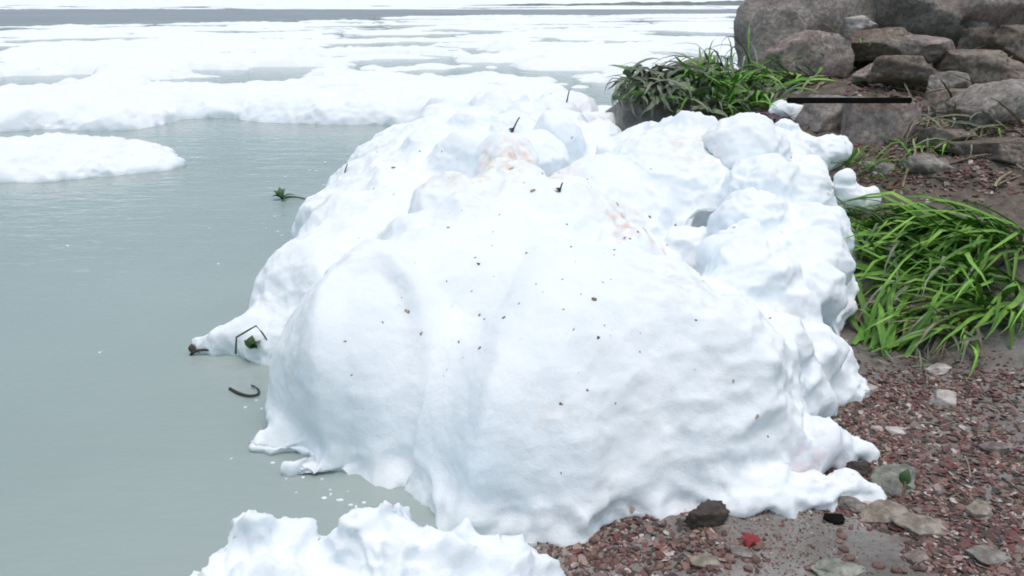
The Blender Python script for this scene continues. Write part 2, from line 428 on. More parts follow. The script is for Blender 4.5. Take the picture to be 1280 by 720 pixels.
mound_ells = [
    (-.54, 3.30, 0.03, .54, .62, .80, .08), (.12, 3.00, .04, .52, .70, .70, .06), (.66, 3.12, .05, .58, .68, .68, .12), (-.2, 3.42, .22, .62, .60, .62, .12), (.35, 3.30, .2, .62, .6, .58, .14),
    (1.12, 3.68, .08, .46, .55, .60), (.12, 4.25, 0, .78, 1.0, .90), (-.26, 3.75, 0, .60, .60, .90, .05),
    (-.98, 4.75, 0, .56, 1.05, .60), (-.50, 6.4, 0, 1.05, 1.8, .80), (-.1, 8.6, 0, 1.65, 2.6, .60),
    (.3, 6.9, .0, .9, 1.2, .84), (-1.05, 6.0, 0, .62, 1.2, .58), (-1.0, 8.6, 0, .8, 1.7, .38), (-.62, 5.0, 0, .55, .8, .68),
    (1.28, 5.85, .12, .86, .78, .86), (1.08, 5.3, .1, .72, .82, .80), (.72, 4.22, .40, .16, .14, .18), (.83, 4.0, .42, .10, .1, .12), (.60, 3.98, .52, .14, .14, .14), (1.02, 4.42, .4, .16, .14, .16), (.5, 5.0, 0, .6, .8, .82), (1.75, 5.6, .25, .5, .5, .55),
    (1.45, 4.45, .22, .42, .45, .50), (1.78, 4.75, .32, .30, .32, .40), (1.62, 4.15, .15, .28, .3, .38),
    (1.95, 4.95, .42, .18, .2, .32), (1.35, 3.85, .1, .32, .4, .48),
    (1.42, 3.5, .08, .2, .22, .30), (1.52, 3.32, .05, .13, .12, .16), (.98, 3.12, .05, .34, .36, .42), (1.2, 3.22, .05, .24, .24, .3),
    # tongues on the water and on the bank
    (-1.42, 3.95, .04, .34, .10, .09), (-1.2, 3.95, .05, .3, .25, .2), (-.97, 2.93, .03, .17, .10, .07), (-.80, 2.74, .02, .17, .06, .045),
    (1.02, 2.50, .05, .24, .09, .08), (1.22, 2.52, .06, .13, .07, .065, .04), (1.34, 2.53, .05, .07, .05, .05, .03), (.88, 2.50, .05, .14, .08, .08), (1.12, 2.50, .10, .08, .06, .06, .03), (.96, 2.47, .08, .07, .06, .06, .03), (1.28, 2.55, .10, .05, .05, .04, .03),
    (1.12, 2.78, .08, .26, .11, .12), (1.30, 2.78, .08, .11, .08, .085, .03), (1.40, 2.77, .06, .06, .05, .055, .03), (1.20, 2.75, .14, .08, .07, .06, .03), (1.02, 2.74, .16, .1, .08, .07, .03),
]
for cx, cy, cz, cr in [(-.35, 5.6, .66, .26), (-.05, 5.3, .70, .22), (.18, 5.75, .70, .24), (-.62, 6.2, .60, .28), (.02, 6.6, .74, .22), (.35, 6.3, .70, .25), (-.3, 7.0, .66, .3), (.45, 7.3, .66, .26), (.2, 7.9, .62, .28),
                       (-.75, 7.4, .55, .3), (.75, 7.0, .62, .2), (-.15, 8.4, .56, .34), (.5, 8.6, .52, .3), (-.7, 8.6, .46, .3), (.9, 8.1, .5, .28), (.0, 4.6, .70, .30), (-.3, 4.4, .66, .26), (.35, 4.5, .62, .24), (-.75, 5.3, .46, .28), (-1.0, 5.6, .36, .26), (-.1, 9.6, .46, .4), (.6, 9.7, .42, .4), (-.8, 9.9, .34, .35)]:
    mound_ells.append((cx, cy, cz, cr, cr * 1.1, cr * .9, .05))
lumps = random.Random(5)
for i in range(80):          # knobbly right flank
    t = lumps.random()
    y = 3.2 + 2.4 * t
    x = np.interp(y, [3.2, 3.5, 4.2, 4.9, 5.6], [1.3, 1.45, 1.68, 1.95, 2.0]) - lumps.uniform(-.03, .5)
    z = .12 + .25 * t + lumps.uniform(-.05, .36)
    r = lumps.uniform(.045, .14)
    mound_ells.append((float(x), y, z, r, r, r * 1.05))
hosts = [(1.12, 3.68, .08, .46, .55, .60, 8), (1.45, 4.45, .22, .42, .45, .50, 12), (1.78, 4.75, .32, .30, .32, .40, 8), (1.35, 3.85, .1, .32, .4, .48, 9), (1.42, 3.5, .08, .2, .22, .30, 6), (.98, 3.12, .05, .34, .36, .42, 5),
         (1.28, 5.85, .12, .86, .78, .86, 14), (1.75, 5.6, .25, .5, .5, .55, 12), (1.95, 4.95, .42, .18, .2, .32, 6), (1.62, 4.15, .15, .28, .3, .38, 8)]
for hx, hy, hz, ha, hb, hc, n in hosts:      # billows budding out of the right-hand lobes
    for i in range(n):
        an = lumps.uniform(-2.0, .9); el = lumps.uniform(.05, 1.2)
        dx, dy, dz = math.cos(an) * math.cos(el), math.sin(an) * math.cos(el), math.sin(el)
        x, y, z = hx + ha * dx * .78, hy + hb * dy * .80, hz + hc * dz * .84
        if hy > 5.2 and x < 1.45: continue
        r = min(lumps.uniform(.06, .17), .30 * ha + .02, .9 * hc)
        mound_ells.append((x, y, z, r, r, r * lumps.uniform(.8, 1.0), .03))
for px_, py_, pz_, pr_ in [(1.53, 3.98, .42, .21), (1.70, 4.36, .46, .20), (1.34, 4.28, .56, .20), (1.78, 4.72, .60, .18), (1.36, 3.62, .36, .19), (1.50, 4.72, .62, .22), (1.12, 3.58, .48, .20), (1.92, 5.08, .62, .16),
                           (1.33, 3.32, .22, .15), (1.46, 3.68, .16, .15), (1.60, 3.96, .16, .16), (1.80, 4.40, .22, .15), (1.20, 3.95, .50, .16), (1.10, 3.20, .32, .17), (.86, 2.92, .34, .19), (1.55, 5.25, .74, .24), (1.80, 5.45, .66, .2)]:
    mound_ells.append((px_, py_ - .03, pz_ + .05, pr_ * 1.15, pr_ * 1.15, pr_ * 1.1, .02))      # large round puffs on the right flank
mound_cuts = [(.90, 3.74, .60, .09, .24, .13), (.98, 4.08, .32, .12, .2, .32), (1.22, 4.62, .42, .1, .12, .16), (.90, 3.88, .3, .085, .18, .38), (1.50, 3.46, .2, .06, .09, .24), (.92, 3.90, .53, .07, .14, .12), (.93, 4.1, .50, .10, .12, .14), (1.47, 3.42, .38, .07, .09, .08), (1.62, 3.62, .05, .16, .10, .12), (1.42, 3.06, .0, .14, .08, .14), (1.36, 2.645, .0, .13, .035, .13)]
def mound_rough(p):
    return 0.45 + 0.33 * sstep(.1, 1.2, p[:, 0] - 0.12 * (p[:, 1] - 4)) + 0.45 * sstep(.20, .0, p[:, 2]) - .30 * sstep(3.5, 2.9, p[:, 1]) * sstep(1.0, .7, p[:, 0]) * sstep(.05, .2, p[:, 2])
mound = link('foam_heap', foam_mesh('foam_heap', mound_ells, 0.016, k=0.075, seed=3.1, rough=mound_rough, folds=.06, disp=(.066, .036, .007), cuts=mound_cuts), M['foam'])
tag(mound, 'huge lumpy heap of white foam between grey water and muddy bank', 'foam')

front_ells = [(-.76, 1.92, -.02, .27, .27, .28), (-.60, 1.95, -.02, .18, .24, .23), (-.36, 1.99, 0, .20, .26, .32), (-.2, 1.97, 0, .2, .25, .29), (-.03, 1.90, 0, .19, .24, .27), (-.98, 1.84, -.04, .22, .25, .23),
              (-.80, 2.02, .25, .07, .06, .085), (-.88, 2.0, .20, .07, .06, .06), (-.37, 2.05, .29, .07, .06, .08), (-.47, 2.03, .28, .055, .06, .07), (-.26, 2.03, .28, .06, .06, .06),
              (-.05, 2.0, .22, .06, .05, .09), (-.14, 2.02, .23, .06, .06, .06), (-.69, 2.02, .2, .07, .05, .06), (-.52, 2.02, .22, .06, .05, .07), (.06, 1.95, .17, .05, .05, .05)]
tag(link('foam_heap', foam_mesh('foam_heap_near', front_ells, 0.012, k=0.04, seed=8.2, disp=(.045, .045, .007)), M['foam']),
    'low foam heap with small peaks at the bottom edge, in front of the huge heap', 'foam')

raft_ells = [(-6.4, 9.1, 0, 1.8, 1.15, .24), (-5.2, 9.15, 0, 1.1, .95, .23), (-4.5, 9.0, 0, .62, .62, .19), (-4.05, 8.95, 0, .3, .25, .12), (-8.5, 9.0, 0, 1.9, 1.1, .22), (-5.0, 8.5, 0, .5, .4, .14)]
tag(link('foam_raft', foam_mesh('foam_raft', raft_ells, 0.04, k=0.2, seed=1.7, disp=(.05, .03, .01)), M['foam']),
    'flat foam raft floating alone on the water at the left', 'foam')

def foam_field():
    rows, cols = 640, 600
    ys = 10.8 * ((4500 / 10.8) ** (np.linspace(0, 1, rows) ** 1.12))
    us = np.linspace(-0.95, 0.75, cols)
    v = np.zeros((rows, cols, 3), np.float32)
    for j, y in enumerate(ys):
        y = float(y)
        for i, u in enumerate(us):
            x = float(u) * y * 1.06
            px = 640 + u * 989
            v[j, i] = (x, y, 0)
    X = v[..., 0]; Y = v[..., 1]
    PX = 640 + 989 * X / (Y * 1.06)
    edge = np.interp(PX, [0, 195, 225, 345, 365, 540, 640], [13.2, 13.2, 14.0, 14.2, 13.6, 13.2, 11.5])
    bar0 = np.interp(PX, [-160, 90, 330, 560, 1000], [58, 62, 72, 96, 112])
    Z = np.empty_like(X)
    for j in range(rows):
        y = float(ys[j])
        sc = 1.0 if y < 40 else 0.6 if y < 90 else 0.35
        for i in range(cols):
            x = float(X[j, i])
            wob = noise.noise((x * .6, y * .6, 2.2)) * .55 + noise.noise((x * 2.1, y * 2.1, 2.2)) * .22
            n1 = noise.fractal((x * .22 * sc + 5, y * .30 * sc, 0.7), 1.0, 2.0, 4)
            f1 = noise.voronoi((x * 1.3, y * 1.3, .3))[0][0]
            f2 = noise.voronoi((x * 4.0, y * 4.0, .3))[0][0] if y < 30 else 0.4
            n2 = noise.fractal((x * .26 + 9, y * .50, 3.7), 1.0, 2.0, 3) if y < 90 else n1
            thr = -0.42 + 0.21 * min(1, max(0, (y - 15) / 6)) - (0.35 if y > 260 else 0)   # solid near its front edge, broken up behind
            cover = min((n1 - thr) * 1.6, (n2 - thr + .12) * 1.5)
            cover = min(cover, (y - edge[j, i] + wob) * 1.1)
            if 50 < y < 140:
                cover = min(cover, max((bar0[j, i] - 5 - y + wob * 5), (y - 122)) * .1)
            if cover <= 0:
                Z[j, i] = -0.12
            else:
                t = min(1, cover / .35)
                h = t ** .5 * (.16 + .14 * max(0, n1 + .2)) * (1 if y < 32 else .5)
                Z[j, i] = -0.03 + h * (1.0 + .6 * (0.4 - f1 * f1) + .3 * (.4 - f2 * f2) + .3 * noise.noise((x * 2.6, y * 1.5, 8)))
    v[..., 2] = Z
    idx = np.arange(rows * cols).reshape(rows, cols)
    f = np.stack([idx[:-1, :-1], idx[:-1, 1:], idx[1:, 1:], idx[1:, :-1]], -1).reshape(-1, 4)
    zf = v.reshape(-1, 3)[:, 2]
    f = f[(zf[f] > -0.1).any(1)]
    o = link('foam_field', mesh_np('foam_field', v.reshape(-1, 3), f), M['foam'])
    tag(o, 'broken white foam sheet covering the river far out', 'foam', kind='stuff')
foam_field()
r8 = random.Random(12)
edge_ells = []
for i in range(46):
    px = -120 + i * 16.5
    y = float(np.interp(px, [-120, 190, 225, 345, 360, 540, 640], [11.5, 11.5, 12.6, 12.8, 12.2, 12.0, 11.0])) + r8.uniform(-.1, .25)
    rr = r8.uniform(.35, .75)
    edge_ells.append(((px - 640) / F * (y + rr) * 1.06, y + rr, -.02, rr, rr * r8.uniform(.8, 1.1), r8.uniform(.24, .34)))
    edge_ells.append(((px - 640) / F * (y + 1.6) * 1.06 + r8.uniform(-.3, .3), y + 1.5 + r8.uniform(-.1, .3), -.02, .8, .8, r8.uniform(.24, .32)))
tag(link('foam_raft', foam_mesh('foam_raft', edge_ells, 0.045, k=0.2, seed=4.4, disp=(.06, .025, .008)), M['foam']),
    'long thick foam raft with shaded front along the edge of the foam sheet', 'foam')

def far_strip():
    # dark band far out, built as a low grey strip, broad at the left and tapering to a thread at the right
    n = 260; v = []; f = []
    for i in range(n):
        px = -160 + 1160 * i / (n - 1)
        y0 = float(np.interp(px, [-160, 90, 330, 560, 1000], [58, 62, 72, 96, 112])) + 2.5 * noise.noise((px * .02, 1, 1)) + 1.5 * noise.noise((px * .09, 1, 1))
        y1 = float(np.interp(px, [-160, 90, 330, 560, 1000], [108, 110, 114, 122, 130])) + 2 * noise.noise((px * .03, 5, 1))
        u = (px - 640) / F * 1.06
        top = float(np.interp(px, [-160, 90, 330, 560, 1000], [.42, .40, .34, .2, .12]))
        for k, t in enumerate((0, .06, .3, .7, .95, 1)):
            y = y0 + (y1 - y0) * t
            z = (-.1, .12, .2, .8, 1.0, -.1)[k]
            v.append((u * y, y, top * z * (1 + .15 * noise.noise((px * .15, k, 2))) + .12 if z > 0 else -.1))
    for i in range(n - 1):
        for k in range(5):
            a = i * 6 + k
            f.append((a, a + 6, a + 7, a + 1))
    link('far_strip', mesh_np('far_strip', v, f), M['bar'])['kind'] = 'structure'
far_strip()

# ------------------------------------------------------------------ surfaces to stand things on
def bvh_of(*objs):
    V, P = [], []
    for o in objs:
        me = o.data; n = len(V)
        V += [v.co.copy() for v in me.vertices]
        P += [tuple(i + n for i in p.vertices) for p in me.polygons]
    return BVHTree.FromPolygons(V, P)
BVH_BANK = bvh_of(bank)
BVH_FOAM = bvh_of(mound)
EYE = Vector((0, 0, CAM_H))
def on_bank(px, py):
    h = BVH_BANK.ray_cast(EYE, ray(px, py).normalized())
    return h[0], h[1]
def on_foam(px, py):
    h = BVH_FOAM.ray_cast(EYE, ray(px, py).normalized())
    return h[0], h[1]
def ground_z(x, y):
    h = BVH_BANK.ray_cast(Vector((x, y, 20)), Vector((0, 0, -1)))
    return h[0].z if h[0] else 0.0

# ------------------------------------------------------------------ foam pieces on the bank
def foam_piece(p, parts, label, name='foam_lump', vox=.012, disp=(.03, .02, .006)):
    e = [(p.x + a, p.y + b, p.z + c, d, f, g) for a, b, c, d, f, g in parts]
    return tag(link(name, foam_mesh(name, e, vox, k=.05, seed=p.x * 3, disp=disp, lo_z=-.3), M['foam']), label, 'foam', 'pieces of foam on the bank')
p, _ = on_bank(1022, 214)
foam_piece(p, [(-.06, .05, .10, .16, .14, .16), (.10, .08, .12, .14, .13, .15), (.18, .1, .14, .1, .1, .12), (-.16, .1, .2, .1, .1, .1), (-.22, .12, .28, .07, .08, .09)],
           'rounded foam lump lying against the purple brown stone block')
p, _ = on_bank(985, 150)
foam_piece(p, [(-.05, .05, .06, .1, .1, .09), (.07, .06, .05, .12, .1, .08), (.02, .05, .0, .12, .1, .08)], 'small foam lump at the right end of the black bar')
p, _ = on_bank(1072, 262)
foam_piece(p, [(-.08, .0, .06, .09, .09, .10), (-.10, .02, .16, .045, .05, .08), (.05, .02, .06, .07, .07, .06), (.10, .02, .07, .04, .04, .05)], 'ragged foam lump touching the bright long grass')

# ------------------------------------------------------------------ rocks
def rock_mesh(name, size, seed, blocky=.5, planes=9, cuts=15, noise_amp=.06, rough=.02):
    r = random.Random(seed)
    bm = bmesh.new()
    bmesh.ops.create_cube(bm, size=2)
    bmesh.ops.subdivide_edges(bm, edges=bm.edges[:], cuts=cuts, use_grid_fill=True)
    pl = []
    for i in range(planes):
        n = Vector((r.gauss(0, 1), r.gauss(0, 1), r.gauss(0, .8))).normalized()
        pl.append((n, r.uniform(.72, .98)))
    for v in bm.verts:
        c = v.co.copy()
        s = c.normalized()
        c = c * blocky + s * (1 - blocky) * 1.1
        for n, d in pl:
            t = c.dot(n) - d
            if t > 0: c -= n * t
        c += s * noise_amp * 2 * noise.noise(c * 1.3 + Vector((seed * 3.7, 0, 0)))
        c += s * rough * 2 * noise.noise(c * 5 + Vector((seed * 1.7, 2, 0)))
        if cuts > 8:
            rg = 1 - abs(noise.noise(c * 2.2 + Vector((seed, 5, 1))))
            c -= s * .10 * max(0, rg - .82) / .18 * .6
            c += s * .030 * noise.fractal(c * 9 + Vector((0, seed, 3)), 1.0, 2.0, 3)
        v.co = Vector((c.x * size[0], c.y * size[1], c.z * size[2]))
    return mesh_bm(name, bm)
def rock(name, loc, size, rot, mat, label, cat='rock', group=None, seed=1, **kw):
    o = link(name, rock_mesh(name, size, seed, **kw), mat)
    o.location = loc; o.rotation_euler = rot
    for p_ in o.data.polygons: p_.use_smooth = True
    return tag(o, label, cat, group)
def rock_px(px, py, Y, wpx, hpx, mat, label, seed, depth=None, rot=(0, 0, 0), name='boulder', group='rocks on the bank', **kw):
    c = at(px, py, Y)
    m = Y / F * 1.06
    sx, sz = wpx * m / 2, hpx * m / 2
    return rock(name, c, (sx, depth or (sx + sz) / 2, sz), rot, mat, label, 'rock', group, seed, **kw)

B, K = M['boulder'], M['block']
rock_px(1000, 22, 9.2, 150, 150, B, 'rounded grey boulder at the left end of the rock pile, tallest against the white water', 11, rot=(-.2, .1, .2), blocky=.55)
rock_px(1120, 14, 9.1, 170, 140, B, 'broad grey boulder with a stepped face behind the grassy rocks', 12, rot=(-.3, -.05, -.2), blocky=.6)
rock_px(1215, 15, 9.0, 150, 150, K, 'big brownish boulder at the right end of the rock pile', 13, rot=(-.25, .05, .3), blocky=.55)
rock_px(1005, 70, 8.3, 84, 52, K, 'dark purple block under the rounded grey boulder', 14, rot=(-.12, .03, .1), blocky=.85, planes=5)
rock_px(1064, 34, 8.6, 62, 24, M['pale'], 'flat pale grey stone wedged between two grey boulders', 15, rot=(0, -.1, .1), blocky=.7)
rock_px(968, 60, 8.5, 46, 90, B, 'narrow upright grey stone beside the green weeds', 16, rot=(0, .15, .5), blocky=.6)
rock_px(1032, 152, 6.6, 70, 56, B, 'grey block beside the foam lump, under the left half of the black bar', 17, rot=(0, .05, .3), blocky=.85, planes=5, depth=.22)
rock_px(1098, 166, 6.15, 80, 76, K, 'purple brown stone block with a scored face under the black bar', 18, rot=(-.12, .06, -.25), blocky=.9, planes=4, depth=.22, noise_amp=.04)
rock_px(1160, 62, 7.6, 70, 30, K, 'brown stone half buried in the earth below the boulders', 19, rot=(0, .1, .6), blocky=.6)
rock_px(1185, 110, 6.8, 50, 34, B, 'small weathered stone in the brown earth', 20, rot=(0, .2, 1.0), blocky=.6)
rock_px(1232, 140, 6.2, 84, 70, B, 'squat grey stone at the far right above the long grass', 21, rot=(0, -.1, .3), blocky=.65)
rock_px(1160, 205, 5.5, 60, 26, B, 'low grey stone just above the bright long grass', 22, rot=(.1, .1, .2), blocky=.6)
rock_px(1100, 215, 5.5, 44, 22, B, 'little dark stone below the purple brown block', 23, rot=(.1, .1, .8), blocky=.6)
rock_px(866, 92, 8.4, 50, 30, B, 'blue grey stone lying on top of the drab weeds', 24, rot=(0, -.2, .3), blocky=.5)
rock_px(1095, 92, 7.4, 56, 26, K, 'brown slab in the bank between the dark block and the black bar', 25, rot=(0, -.1, .3), blocky=.7)
LG = 'flat ledges of brown stone in the bank'
for k_, (px, py, Y, wp, hp, lab) in enumerate([(1128, 92, 7.3, 96, 34, 'broad brown ledge just above the right end of the black bar'), (1186, 130, 6.6, 76, 40, 'brown ledge right of the purple brown block, upper of two'),
        (1172, 172, 6.0, 70, 30, 'brown ledge right of the purple brown block, lower of two'), (1220, 84, 7.4, 100, 40, 'long brown ledge above the squat grey stone'), (1250, 192, 5.6, 90, 36, 'brown ledge below the squat grey stone'),
        (1104, 56, 8.3, 80, 34, 'narrow brown ledge under the broad grey boulder'), (1262, 56, 8.0, 90, 44, 'brown ledge under the big brownish boulder')]):
    rock_px(px, py, Y, wp, hp, M['ledge'], lab, 130 + k_, rot=(-.15, .07 * (-1) ** k_, .2 * (-1) ** k_), blocky=.78, planes=10, depth=.28, group=LG, name='ledge_rock')
# dark muddy lump that carries the drab weeds at the water's edge
rock_px(838, 138, 7.9, 124, 96, M['mud'], 'dark mud lump under drab weeds at the edge of the foam', 26, rot=(0, 0, .2), blocky=.75, name='mud_lump', depth=.5)
rock_px(935, 140, 7.6, 130, 70, M['mud'], 'dark mud lump under the lush green weeds', 27, rot=(0, .1, -.2), blocky=.6, name='mud_lump', depth=.5)

# straight dark line over the stones, built as a black bar
def box_mesh(name, sx, sy, sz, bev=.006):
    bm = bmesh.new()
    bmesh.ops.create_cube(bm, size=1)
    for v in bm.verts: v.co = Vector((v.co.x * sx, v.co.y * sy, v.co.z * sz))
    bmesh.ops.bevel(bm, geom=bm.edges[:], offset=bev, segments=2, affect='EDGES')
    return mesh_bm(name, bm, False)
a, b = at(984, 125.5, 6.0), at(1139, 125.5, 5.9)
bar = link('black_bar', box_mesh('black_bar', (b - a).length, .05, .038), M['flat_black'])
bar.location = (a + b) / 2
bar.rotation_euler = (b - a).to_track_quat('X', 'Z').to_euler()
tag(bar, 'straight black bar lying across the stone blocks', 'bar')

# ------------------------------------------------------------------ stones, chips, gravel on the mud
def stone(px, py, wpx, hpx, mat, label, seed, rz=0, tilt=0, name='stone', flat=.6, group='stones on the mud', **kw):
    p, n = on_bank(px, py + hpx * .35)
    d = (p - EYE).length
    sx = wpx * d / F / 2
    sz = hpx * d / F / 2 * (flat + .2)
    o = rock(name, p + Vector((0, sx * .3, sz * .3)), (sx, max(sx * .6, sz), sz), (tilt, .08, rz), mat, label, 'stone', group, seed, cuts=11, **kw)
    return o, p
stone(1075, 486, 46, 24, M['pale'], 'pale flat stone leaning beside the foam under the long grass', 31, rz=.4, tilt=.3, blocky=.7)
stone(1182, 497, 34, 26, M['pale'], 'whitish stone on red brown chips, right of the pale leaning stone', 32, rz=-.2, blocky=.6)
st3, p3 = stone(1124, 600, 62, 36, M['olive_stone'], 'grey green stone with a seedling in front of it', 33, rz=.3, blocky=.4)
stone(1108, 644, 56, 18, M['tan_stone'], 'tan flat stone below the stone with the seedling', 34, rz=.5, blocky=.6)
stone(1160, 661, 74, 11, M['tan_stone'], 'long flat brown stone low on the wet mud', 35, rz=.15, blocky=.7)
stone(884, 642, 54, 38, M['twig'], 'black wet lump tucked under the front of the huge foam heap', 36, rz=.4, blocky=.4, rough=.08)
stone(1046, 650, 26, 12, M['flat_black'], 'small black lump under the lower foam tongue', 37, blocky=.5)  # dark hollow under the foam, built as a solid black lump
stone(1078, 586, 30, 22, M['twig'], 'dark clod between the two foam tongues', 38, blocky=.4, rough=.08)
stone(1098, 536, 14, 9, M['pale'], 'tiny pale pebble, left of a close pair', 39)
stone(1121, 538, 24, 11, M['pale'], 'tiny pale pebble, right of a close pair', 40)
stone(1176, 462, 30, 14, M['pale'], 'pale stone at the foot of the long grass', 41, rz=.5)
stone(884, 703, 40, 10, M['tan_stone'], 'flat tan stone at the bottom edge on the red brown chips', 42, rz=.2)
stone(928, 692, 30, 10, B, 'flat grey stone beside the red cloth scrap', 43, rz=-.2)
stone(1052, 714, 64, 9, M['olive_stone'], 'long grey green flat stone on the bare mud at the bottom edge', 44, rz=.1)
stone(1150, 696, 36, 10, K, 'brown stone near the bottom edge under the long flat brown stone', 45, rz=.3)
stone(1068, 630, 30, 20, B, 'grey clod at the tip of the lower foam tongue', 46)
stone(1228, 640, 40, 14, M['tan_stone'], 'flattish tan stone some way right of the seedling', 47, rz=.6)
stone(1250, 560, 38, 16, K, 'purple brown stone at the far right on the chips', 48, rz=.1)
stone(1242, 698, 50, 11, B, 'low grey stone in the bottom corner', 49, rz=.4)

chip_meshes = [rock_mesh('chip', (1, .72, .45), 60 + i, blocky=.55, cuts=1, planes=5, rough=.05) for i in range(6)]
for m_ in chip_meshes: m_.materials.append(M['chip'])
def chips():
    r = random.Random(21)
    regs = [((700, 668, 960, 712), 46, 'red brown stone chip between the huge foam heap and the bottom edge', 'chips in front of the heap'),
            ((1050, 480, 1275, 640), 120, 'red brown stone chip on the strewn bank right of the foam tongues', 'chips right of the foam'),
            ((1000, 652, 1275, 715), 34, 'red brown stone chip on the barer mud below the foam tongues', 'chips on the barer mud')]
    for (x0, y0, x1, y1), n, lab, grp in regs:
        k = 0
        while k < n:
            px, py = r.uniform(x0, x1), r.uniform(y0, y1)
            if x1 < 1000 and py < 700 - (px - 700) * .16: 
                continue
            if on_foam(px, py)[0] is not None: continue
            p, nn = on_bank(px, py)
            if p is None or p.z < .0: continue
            o = link('stone_chip', r.choice(chip_meshes))
            s = r.uniform(.009, .021)
            o.location = p + Vector((0, 0, s * .25))
            o.scale = (s, s, s * r.uniform(.7, 1.1)); o.rotation_euler = (r.uniform(-.4, .4), r.uniform(-.4, .4), r.uniform(0, 6.3))
            tag(o, lab, 'stone chip', grp)
            k += 1
chips()

def gravel():
    r = random.Random(4)
    bm = bmesh.new(); bmesh.ops.create_icosphere(bm, subdivisions=1, radius=1)
    base = np.array([v.co[:] for v in bm.verts]); tri = np.array([[v.index for v in f.verts] for f in bm.faces]); bm.free()
    V, T = [], []
    def add(p, s, thin=1.0):
        j = np.array([[r.uniform(.65, 1.2)] for _ in range(12)])
        m = np.array(Euler((r.uniform(-.5, .5), r.uniform(-.5, .5), r.uniform(0, 6.3))).to_matrix())
        q = (base * j * [s, s * r.uniform(.35, .9), s * r.uniform(.15, .5) * thin]) @ m.T + np.array(p)
        T.append(tri + len(V) * 12); V.append(q)
    regs = [((690, 640, 970, 719), 3200, .012), ((1030, 470, 1279, 650), 8500, .014), ((940, 640, 1279, 719), 450, .011), ((900, 640, 1150, 719), 1800, .0055), ((1120, 640, 1279, 719), 1800, .014), ((1080, 60, 1279, 235), 2600, .032), ((1040, 430, 1279, 480), 160, .014)]
    for (x0, y0, x1, y1), n, s in regs:
        for _ in range(n):
            px, py = r.uniform(x0, x1) + r.gauss(0, 26), r.uniform(y0, y1) + r.gauss(0, 12)
            p, nn = on_bank(px, py)
            if p is None or p.z < -.02: continue
            if p.y < 2.40 and .72 < p.x + .12 * noise.noise((p.x * 7, p.y * 7, 1)) < 1.30 and s > .006 and r.random() < .93: continue
            if noise.noise((p.x * 2.5, p.y * 2.5, 5)) < -.25 and r.random() < .8: continue
            add(p + Vector((0, 0, s * .1)), s * r.uniform(.35, 1.1))
    for (x0, y0, x1, y1), n in (((1040, 470, 1279, 655), 1700), ((700, 655, 960, 719), 500), ((1100, 640, 1279, 719), 450)):   # matted flat scraps
        for _ in range(n):
            p, nn = on_bank(r.uniform(x0, x1) + r.gauss(0, 30), r.uniform(y0, y1) + r.gauss(0, 12))
            if p is not None and p.z > -.02 and not (p.y < 2.40 and .7 < p.x + .12 * noise.noise((p.x * 7, p.y * 7, 1)) < 1.32): add(p + Vector((0, 0, .006)), r.uniform(.009, .023), .28)
    me = mesh_np('gravel', np.concatenate(V), np.concatenate(T), False)
    tag(link('gravel', me, M['gravel']), 'red brown gravel and chips strewn over the muddy bank', 'gravel', kind='stuff')
gravel()

# ------------------------------------------------------------------ plants
def blade_mesh(name, el, droop, kink=0.0, segs=7, seed=0):
    """unit-length blade along +X, starting at elevation el and bending down by droop; V-shaped section"""
    r = random.Random(seed)
    v, f = [], []
    pos = Vector((0, 0, 0)); ang = el; side = 0
    for i in range(segs + 1):
        t = i / segs
        w = (math.sin(math.pi * min(1, .12 + .88 * t)) ** .55) * .5 if t < 1 else .02
        w = .5 * (.55 + .45 * min(1, t * 4)) * (1 - t ** 2.4) + .015
        nrm = Vector((-math.sin(ang), 0, math.cos(ang)))
        for sgn, up in ((-1, .25), (0, 0), (1, .25)):
            v.append(pos + Vector((0, sgn * w + side, 0)) * .07 + nrm * up * w * .07)
        ang -= droop / segs * (0.5 + t)
        if kink and abs(t - .5) < .5 / segs: ang -= kink
        side += r.uniform(-.5, .5)
        pos = pos + Vector((math.cos(ang), 0, math.sin(ang))) / segs
    for i in range(segs):
        for k in range(2):
            a = i * 3 + k
            f.append((a, a + 3, a + 4, a + 1))
    return mesh_np(name, [tuple(c) for c in v], f)
def variants(mat, n=8, el=(.5, 1.35), droop=(.6, 2.0), kink=.35, seed=0):
    r = random.Random(seed); out = []
    for i in range(n):
        m_ = blade_mesh('blade', r.uniform(*el), r.uniform(*droop), r.choice([0, 0, kink]), seed=seed + i)
        m_.materials.append(mat); out.append(m_)
    return out
GREEN = variants(M['blade'], seed=10)
GREEN_LOW = variants(M['blade'], el=(.15, .7), droop=(.3, 1.2), seed=30)
FLAT = variants(M['blade'], el=(.25, .6), droop=(.5, 1.1), kink=.5, seed=110)
DRAB = variants(M['blade_dark'], el=(.2, 1.2), droop=(1.0, 2.6), kink=.8, seed=50)
DRY = variants(M['dry'], el=(.0, .5), droop=(.2, .9), kink=.5, seed=70)
def plant(name, label, cat, spots, n, length, width, az, meshes, extra=None, seed=0, group=None, spread=.08, part='blade'):
    """one plant: an Empty at its foot and n blades as parts"""
    r = random.Random(seed)
    pts = [on_bank(*s)[0] if len(s) == 2 else at(*s) for s in spots]
    c = sum(pts, Vector()) / len(pts)
    root = tag(empty(name, c), label, cat, group)
    for i in range(n):
        p = r.choice(pts)
        m_ = r.choice(meshes) if not extra or r.random() > extra[1] else r.choice(extra[0])
        o = link(part, m_, parent=root)
        L_ = r.uniform(*length)
        o.location = p - c + Vector((r.gauss(0, spread), r.gauss(0, spread), r.uniform(-.01, .02)))
        o.rotation_euler = (r.gauss(0, .5), r.gauss(0, .2), r.uniform(*az))
        o.scale = (L_, width * r.uniform(.6, 1.3) / .07, L_)
    return root
PI = math.pi
GG = 'long green grass plants on the bank'
